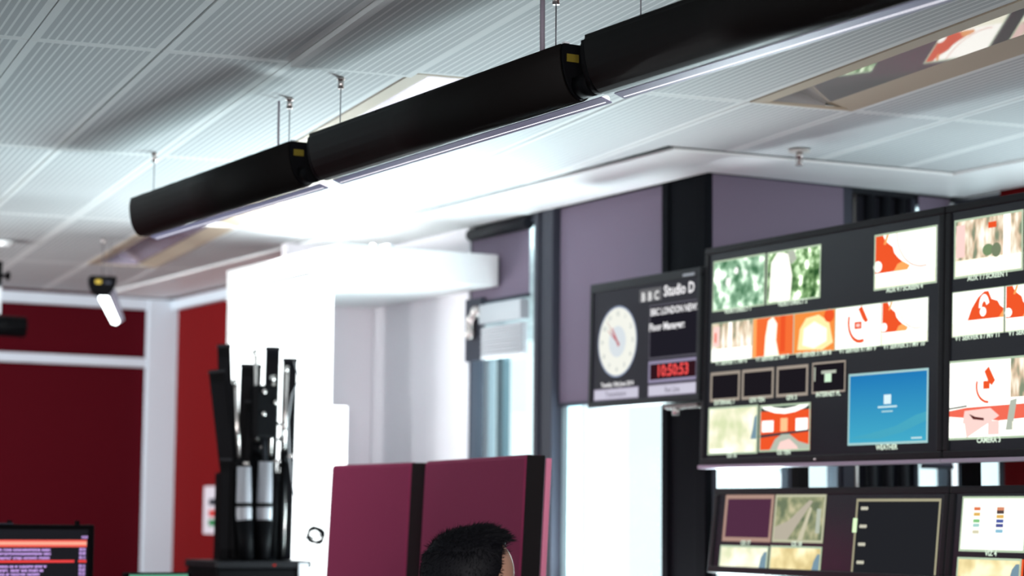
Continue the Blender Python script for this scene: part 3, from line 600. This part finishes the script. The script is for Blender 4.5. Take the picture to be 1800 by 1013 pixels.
# ------------------------------------------------------------------ equipment heap on a tall black case (silhouette before the glowing panel)
CY = 7.6
t = thing('equipment_case', 'tall black flight case under the heap of stands', 'case', (3.19, CY+.15, 0))
MB().box(-.178, .20, -.31, .0, 0, 1.14).build('body', BLACK, t, .01)
MB().box(-.183, .205, -.315, .005, 1.14, 1.168).build('lid', mat('case_lid', (.008, .008, .010), .45, spec=.15), t, .006)
MB().box(.15, .19, -.318, -.315, 1.06, 1.16).build('label_plate', CLIP, t)
MB().ell((.05, -.316, 1.152), (.006, .003, .004), 10, 6).build('indicator', emi((.9, .05, .03), .6), t)
def slabt(name, label, cat, c, sx, sy, h, lean=0, leany=0, m_=BLACK, parts=True, group=None):
    """upright flat piece standing at c (base centre), leaning sideways"""
    t = thing(name, label, cat, c, (leany, lean, R(-20)), group)
    MB().box(-sx/2, sx/2, -sy/2, sy/2, 0, h).build('body', m_, t, .004)
    if parts:
        MB().box(-sx/2-.002, sx/2+.002, -sy/2-.002, sy/2+.002, h-.012, h-.004).build('end_cap', DARK, t)
        MB().box(-sx/2+.004, sx/2-.004, -sy/2-.002, -sy/2, .04, h-.05).build('face', mat('satin_black', (.0035, .0035, .005), .5, spec=.06), t)
    return t
ZC = 1.1685
# open bin holding the tall pieces
t = thing('storage_bin', 'black open bin standing on the case', 'bin', (3.245, CY+.08, ZC))
bb = MB().box(-.13, .13, -.05, -.042, 0, .33).box(-.13, .13, .042, .05, 0, .33).box(-.13, -.122, -.042, .042, 0, .33).box(.122, .13, -.042, .042, 0, .33).box(-.122, .122, -.042, .042, 0, .008)
bb.build('body', BLACK, t); MB().box(-.135, .135, -.055, -.05, .30, .335).build('rim', DARK, t)
slabt('light_bar', 'tall flat black bar, topmost in the heap of stands', 'light bar', (3.270, CY-.02, ZC), .054, .02, .815, .01, m_=mat('soft_black', (.004, .0045, .007), .6, spec=.05))
slabt('light_bar', 'tall flat black bar at the right of the heap', 'light bar', (3.348, CY-.01, ZC), .054, .02, .775, .01, m_=mat('soft_black', (.004, .0045, .007), .6, spec=.05))
slabt('light_bar', 'flat black bar at the left of the heap, leaning left', 'light bar', (3.145, CY+.03, ZC+.012), .05, .02, .81, -.055)
slabt('light_bar', 'shorter black bar leaning hard left with a pale top edge', 'light bar', (3.145, CY-.04, ZC+.005), .06, .018, .72, -.135)
slabt('black_panel', 'black narrow panel standing at the left of the bin', 'panel', (3.088, CY-.04, ZC), .04, .03, .385, 0)
slabt('black_panel', 'tall black panel behind the tubes at the left of the heap', 'panel', (3.165, CY+.06, ZC+.012), .075, .02, .66, -.05)
slabt('black_panel', 'dark panel wedged behind the clamp lamp', 'panel', (3.215, CY+.075, ZC+.012), .08, .018, .74, .02)
slabt('black_panel', 'broad black panel in the middle of the heap', 'panel', (3.235, CY+.03, ZC+.01), .11, .02, .60, .03)
def stand(label, base, top, off):
    t = thing('light_stand', label, 'light stand', base, (0, 0, 0), 'folded light stands in the heap')
    b = Vector((0, 0, 0)); v = Vector(top)-Vector(base)
    MB().tube([b, v*.55], .011, 12).build('lower_tube', BLACK, t)
    MB().tube([v*.5, v], .007, 12).build('upper_tube', NICK, t)
    MB().tube([v*.5, v*.56], .017, 14).build('collar', BLACK, t)
    kn = MB().tube([v*.53, v*.53+Vector((.03, -.025, .004))], .007, 10); kn.build('clamp_knob', NICK, t)
    for i in range(3):
        a = i*2.1+off; e = Vector((math.cos(a)*.026, math.sin(a)*.026, 0))
        MB().tube([v*.5+e*.7, v*.25+e*1.2, e*1.1+v*.02], .005, 8).build('leg', NICK if i == 0 else BLACK, t)
    MB().tube([v*.97, v*.97+Vector((-.02, -.03, .01))], .009, 10).build('spigot', NICK, t)
    return t
stand('folded light stand with chrome tube leaning left in the heap', (3.155, CY-.075, ZC), (3.11, CY-.06, ZC+.68), .3)
stand('folded light stand, tallest of the tubes, between the bars', (3.215, CY-.06, ZC), (3.195, CY-.05, ZC+.80), 1.1)
stand('folded light stand with knobs in front of the tallest bar', (3.24, CY-.085, ZC), (3.255, CY-.09, ZC+.70), 2.0)
stand('folded light stand with thin pale tube beside the right bar', (3.305, CY-.07, ZC), (3.318, CY-.07, ZC+.74), .8)
for i, (x, dx, h, lb) in enumerate(((3.148, -.012, .28, 'white plastic tube lying upright in the front of the heap, left one'), (3.212, .006, .30, 'grey-white plastic tube upright in the front of the heap, right one'))):
    t = thing('diffuser_tube', lb, 'tube', (x, CY-.12, ZC), (0, 0, 0), 'white plastic tubes in the heap')
    MB().tube([(0, 0, 0), (dx, .01, .17), (dx*1.3, .01, h+.07)], [.02, .03, .026], 16).build('body', mat('frosted_plastic', (.30, .30, .33), .3), t)
    MB().tube([(0, 0, 0), (dx*.9, .008, .15)], [.024, .033], 16).build('sleeve', BLACK, t)
    MB().tube([(dx*1.1, .01, .20), (dx*1.12, .01, .215)], .0315, 16).build('band', BLACK, t)
t = thing('clamp_light', 'black clamp lamp with chrome screws wedged between the bars', 'lamp', (3.215, CY-.1, ZC+.50))
MB().box(-.045, .05, -.02, .03, -.04, .16).build('head', BLACK, t, .01)
for sx_, sz_ in ((-.012, .135), (-.012, .05), (.035, .095)): MB().ell((sx_, -.024, sz_), (.009, .006, .009), 10, 8).build('screw', NICK, t)
MB().tube([(0, 0, -.04), (.01, 0, -.16), (.0, .0, -.3), (0, .0, -.50)], .009, 10).build('stem', DARK, t)
MB().tube([(.05, 0, .02), (.085, -.01, .0), (.06, 0, -.05)], .006, 8).build('yoke', NICK, t)
# cables
cb = MB(); pts = []
for i in range(70):
    a = i*.42; rr = .028+.006*math.sin(i*.9); pts.append((3.455+rr*math.cos(a), CY-.06+.012*math.sin(i*.3), 1.262+rr*1.05*math.sin(a)))
pts = [(3.375, CY-.05, 1.24), (3.40, CY-.06, 1.25)]+pts
cb.tube(pts, .0042, 6); cb.build('coil', BLACK)
o = bpy.data.objects['coil']; o.name = 'cable_coil'; tag(o, 'coil of thin black cable hanging at the right of the heap', 'cable')
tag(MB().tube([(3.365, CY-.03, 1.93), (3.38, CY-.05, 1.86), (3.35, CY-.05, 1.8), (3.335, CY-.05, 1.7), (3.345, CY-.05, 1.55), (3.365, CY-.05, 1.42), (3.40, CY-.05, 1.37), (3.44, CY-.05, 1.33)], .0025, 6).build('loose_cable', mat('pale_cable', (.4, .4, .42), .4)), 'thin pale cable looping down over the right bar', 'cable')
tag(MB().tube([(3.46, CY-.05, 1.23), (3.475, CY-.05, 1.20), (3.465, CY-.05, 1.175), (3.44, CY-.05, 1.172)], .0016, 6).build('loose_cable', CABLE), 'fine grey cable end below the coil beside the case', 'cable')

# ------------------------------------------------------------------ left side: running-order monitor, small monitor, notice
t = thing('computer_monitor', 'black monitor at lower left listing red and lilac rows of text', 'monitor', (2.22, 6.5, 0), (0, 0, 0))
MB().box(-.56, 0, 0, .03, 1.0, 1.305).build('bezel', BLACK, t, .005)
MB().box(-.545, -.022, -.002, 0, 1.012, 1.29).build('display_panel', PANEL, t)
LR = emi((.5, .28, .72), 1.0); LRs = (.52, .33, .75)
rows = MB(); RM = [emi((.95, .13, .10), 1.0), emi((1, .45, .32), 1.0), emi(LRs, 1.35), emi((.85, .06, .06), 1.0)]
def row(x0, x1, z0, z1, k): rows.quad((x0, -.003-.0002*k, z0), (x1, -.003-.0002*k, z0), (x1, -.003-.0002*k, z1), (x0, -.003-.0002*k, z1), k)
row(-.54, -.026, 1.236, 1.258, 0); row(-.54, -.026, 1.243, 1.252, 1); row(-.51, -.065, 1.188, 1.196, 3); row(-.052, -.026, 1.188, 1.196, 3)
row(-.51, -.065, 1.110, 1.118, 3)
rows.build('picture_strip', RM, t)
i = 0
for z in (1.228, 1.216, 1.203, 1.177, 1.165, 1.153, 1.14, 1.128, 1.10, 1.088, 1.076, 1.064, 1.05):
    random.seed(int(z*1000)); s = ''.join(random.choice('acemnorsuvw ') for _ in range(40))
    i += 1
    text(t, ''.join(random.choice('aecmosnrw  ') for _ in range(58)), -.51, z, .0155, RM[2], y=-.0035, name='text_row', align='LEFT', sx=.85)
    text(t, '00:%02d' % (i*4), -.05, z, .0135, RM[2], y=-.0035, name='text_row', align='LEFT', sx=.7)
text(t, '10:50', -.045, 1.266, .012, RM[2], y=-.0035, name='text_row', align='LEFT', sx=.8)
MB().box(-.06, -.05, .0, .02, 1.305, 1.318).build('clip', BLACK, t); MB().box(-.30, -.26, .0, .02, 1.305, 1.31).build('maker_mark', FRAME, t); MB().box(-.275, -.265, .0, .02, 1.31, 1.318).build('clip', BLACK, t)
MB().box(-.31, -.25, .03, .06, .76, 1.15).build('stand_column', BLACK, t); MB().box(-.40, -.16, -.06, .14, .75, .762).build('stand_foot', BLACK, t, .004)
t = thing('desk', 'pale office desk under the left monitors', 'desk', (2.1, 6.7, 0))
MB().box(-.7, .62, -.35, .35, .722, .75).build('desk_top', WOOD, t, .003)
for x in (-.66, .56):
    for y in (-.3, .28): MB().box(x, x+.04, y, y+.04, 0, .722).build('leg', FRAME, t)
t = thing('computer_monitor', 'small dark monitor whose green-lit top edge just shows at the bottom', 'monitor', (2.48, 6.62, 0))
MB().box(-.115, .115, 0, .03, .95, 1.152).build('bezel', BLACK, t, .004)
MB().box(-.10, .10, -.002, 0, .965, 1.146).build('display_panel', emi((.16, .5, .33), .7), t)
MB().box(-.03, .03, .03, .05, .76, 1.05).build('stand_column', BLACK, t); MB().box(-.09, .09, -.05, .1, .75, .762).build('stand_foot', BLACK, t)
t = thing('notice', 'white paper notice with red and green marks on the red side wall', 'notice', (4.334, 10.79, 1.23), (0, 0, R(-90)))
MB().box(-.12, .10, -.001, 0, 0, .255).build('sheet', mat('paper', (.6, .55, .6), .7), t)
for (x, z, c_) in ((.0, .17, (.02, .02, .03)), (0, .11, (.5, .03, .02)), (0, .06, (.01, .18, .05))):
    MB().box(x-.04, x+.05, -.003, -.001, z-.018, z+.018).build('printed_mark', mat('mark_%.2f' % z, c_, .7), t)

# ------------------------------------------------------------------ seated person (profile, facing right)
HC = Vector((2.19, 3.99, 1.222)); HA = -YAW-.06
root = thing('person', 'seated person with short dark hair seen in profile, facing the screens', 'person', (HC.x, HC.y, 0), (0, 0, HA))
z = HC.z
b = MB(); E = b.ell
def cap(p, q, ra, rb, n=6):
    p, q = Vector(p), Vector(q)
    for i in range(n+1):
        s_ = i/n; rr = ra+(rb-ra)*s_; b.ell(tuple(p.lerp(q, s_)), (rr, rr, rr), 14, 8)
E((-.008, 0, z+.0), (.092, .072, .092), 32, 20)
E((.03, 0, z+.005), (.062, .062, .074)); E((.026, 0, z-.06), (.060, .056, .075)); E((.05, 0, z-.10), (.034, .040, .030)); E((.066, 0, z-.118), (.020, .022, .018))
E((.083, 0, z-.018), (.012, .048, .010)); E((.086, 0, z-.088), (.012, .024, .012))
cap((.083, 0, z-.028), (.108, 0, z-.062), .008, .012, 4); E((.101, .010, z-.064), (.010, .007, .007)); E((.101, -.010, z-.064), (.010, .007, .007))
for s_ in (-1, 1):
    E((.055, s_*.04, z-.055), (.03, .022, .022)); E((-.008, s_*.076, z-.045), (.017, .008, .030)); E((-.006, s_*.070, z-.06), (.012, .010, .014))
cap((-.02, 0, z-.08), (-.03, 0, z-.2), .056, .058, 5)
cap((-.04, -.15, z-.275), (-.04, .15, z-.275), .058, .058, 8); cap((-.03, 0, z-.2), (-.04, 0, z-.27), .06, .085, 4)
E((-.03, 0, z-.38), (.12, .175, .15)); E((-.04, 0, z-.53), (.115, .155, .16)); E((-.05, 0, z-.68), (.125, .165, .12))
for s_ in (-1, 1):
    cap((-.04, s_*.19, z-.285), (.0, s_*.215, z-.53), .052, .042, 7); cap((.0, s_*.215, z-.53), (.23, s_*.15, z-.50), .04, .03, 7)
    cap((-.03, s_*.09, z-.72), (.40, s_*.11, z-.73), .08, .058, 10); cap((.40, s_*.11, z-.73), (.38, s_*.11, z-1.14), .056, .04, 10)
    cap((.36, s_*.11, z-1.17), (.52, s_*.12, z-1.185), .04, .03, 5)
    E((.26, s_*.145, z-.50), (.042, .036, .016))
    for k_, (dy, L_) in enumerate(((-.026, .062), (-.009, .072), (.009, .068), (.026, .054))):
        cap((.29, s_*.145+dy, z-.50), (.29+L_*.6, s_*.145+dy*1.15, z-.503), .009, .0085, 3); cap((.29+L_*.6, s_*.145+dy*1.15, z-.503), (.29+L_, s_*.145+dy*1.15, z-.520), .0085, .0075, 3)
    cap((.25, s_*.145-s_*.03, z-.50), (.30, s_*.145-s_*.058, z-.508), .011, .0085, 4)
tmp = b.build('body_src', SKIN)
rm = tmp.modifiers.new('r', 'REMESH'); rm.mode = 'VOXEL'; rm.voxel_size = .0055
sm = tmp.modifiers.new('s', 'SMOOTH'); sm.factor = .6; sm.iterations = 6
bpy.context.view_layer.update()
me = bpy.data.meshes.new_from_object(tmp.evaluated_get(bpy.context.evaluated_depsgraph_get())); bpy.data.objects.remove(tmp)
me.name = 'body'; me.materials.clear()
for mm in (SKIN, SHIRT, TROUS, BLACK): me.materials.append(mm)
for p in me.polygons:
    c = p.center; p.use_smooth = True
    hand_ = c.x > .21 and c.z > z-.56 and c.z < z-.45
    if c.z > z-.195 or hand_: p.material_index = 0
    elif c.z > z-.66: p.material_index = 1
    elif c.z > z-1.13: p.material_index = 2
    else: p.material_index = 3
body = bpy.data.objects.new('body', me); C.objects.link(body); body.parent = root
for s_ in (-1, 1):
    MB().ell((.076, s_*.031, z-.033), (.012, .013, .012), 14, 10).build('eye', mat('eye_white', (.7, .68, .65), .2), root)
    MB().ell((.0865, s_*.032, z-.033), (.003, .006, .006), 10, 8).build('iris', mat('iris', (.03, .015, .008), .2), root)
    MB().tube([(.092, s_*.014, z-.012), (.092, s_*.034, z-.006), (.078, s_*.052, z-.013)], [.003, .004, .002], 8).build('eyebrow', HAIR, root)
MB().tube([(.094, -.022, z-.088), (.0985, 0, z-.086), (.094, .022, z-.088)], [.002, .0045, .002], 8).build('lips', mat('lips', (.35, .13, .11), .4), root)
# hair: close cap with a swept-up fringe, then short tufts
hb = MB(); nu, nv = 56, 28
def hairr(ph, th):
    """point of the hair shell; th from the crown down, ph=0 is the face"""
    d = Vector((math.sin(th)*math.cos(ph), math.sin(th)*math.sin(ph), math.cos(th)))
    p = Vector((-.010+d.x*.098, d.y*.078, d.z*.098))
    fr = max(0, math.cos(ph))**1.2*math.exp(-((th-.98)/.42)**2)
    p += d*(.010*fr); p.z += .013*fr
    tp = math.exp(-((th-.45)/.35)**2)*max(0, math.cos(ph)); p.z += .010*tp
    return p+Vector((0, 0, z)), d
def hairend(ph):
    c = math.cos(ph)
    return 1.02 if c > .88 else (1.02+(.88-c)*6 if c > .73 else min(2.15, 1.92-c*.1))
k0 = 0
for j in range(nv+1):
    for i in range(nu):
        ph = 2*math.pi*i/nu; th = max(.001, hairend(ph)*j/nv); p, d = hairr(ph, th)
        if j > nv-3: p -= d*.004*(j-nv+3)
        hb.v.append(tuple(p+d*random.uniform(-.0008, .0008)))
for j in range(nv):
    for i in range(nu): hb.f.append((j*nu+i, j*nu+(i+1) % nu, (j+1)*nu+(i+1) % nu, (j+1)*nu+i)); hb.mi.append(0); hb.sm.append(1)
random.seed(3)
for _ in range(9000):
    ph = random.uniform(0, 2*math.pi); ct = random.uniform(-.35, 1); th = math.acos(max(-1, min(1, ct)))
    if th > hairend(ph)*.985: continue
    p, d = hairr(ph, th); front = max(0, math.cos(ph))
    sweep = Vector((.9, 0, -.25)) if th < 1.0 else Vector((-.2+.5*front, 0, -1.0 if front < .6 else .1))
    dr = (d*(.8 if th < 1.1 else .35)+sweep*.9+Vector((random.gauss(0, .35), random.gauss(0, .35), random.gauss(0, .3)))).normalized()
    L_ = random.uniform(.010, .019)*(1.0+.3*front if th < 1.2 else .45)
    a = dr.cross(Vector((random.random(), random.random(), .3))).normalized()*random.uniform(.0006, .0013); c2 = dr.cross(a).normalized()*a.length
    k = len(hb.v); tip = p+dr*L_-Vector((0, 0, .15*L_))
    hb.v += [tuple(p-d*.002+a), tuple(p-d*.002-a*.5+c2*.87), tuple(p-d*.002-a*.5-c2*.87), tuple(tip)]
    for q in ((k, k+1, k+3), (k+1, k+2, k+3), (k+2, k, k+3)): hb.f.append(q); hb.mi.append(0); hb.sm.append(0)
FLAT.add('hair'); hb.build('hair', HAIR, root)
t = thing('office_chair', 'dark office chair carrying the seated person, below the frame', 'chair', (HC.x, HC.y, 0), (0, 0, HA))
MB().box(-.22, .24, -.23, .23, .36, .405).build('seat', SHIRT, t, .02); MB().box(-.24, -.19, -.2, .2, .45, .85).build('backrest', SHIRT, t, .02)
MB().box(-.235, -.21, -.03, .03, .34, .5).build('back_bar', BLACK, t); MB().cyl(0, 0, .06, .36, .025).build('post', NICK, t)
for i in range(5):
    a = i*2*math.pi/5; MB().tube([(0, 0, .08), (.26*math.cos(a), .26*math.sin(a), .055)], .018, 8).build('base_arm', BLACK, t)
    MB().ell((.26*math.cos(a), .26*math.sin(a), .03), (.03, .03, .03), 12, 8).build('caster', BLACK, t)
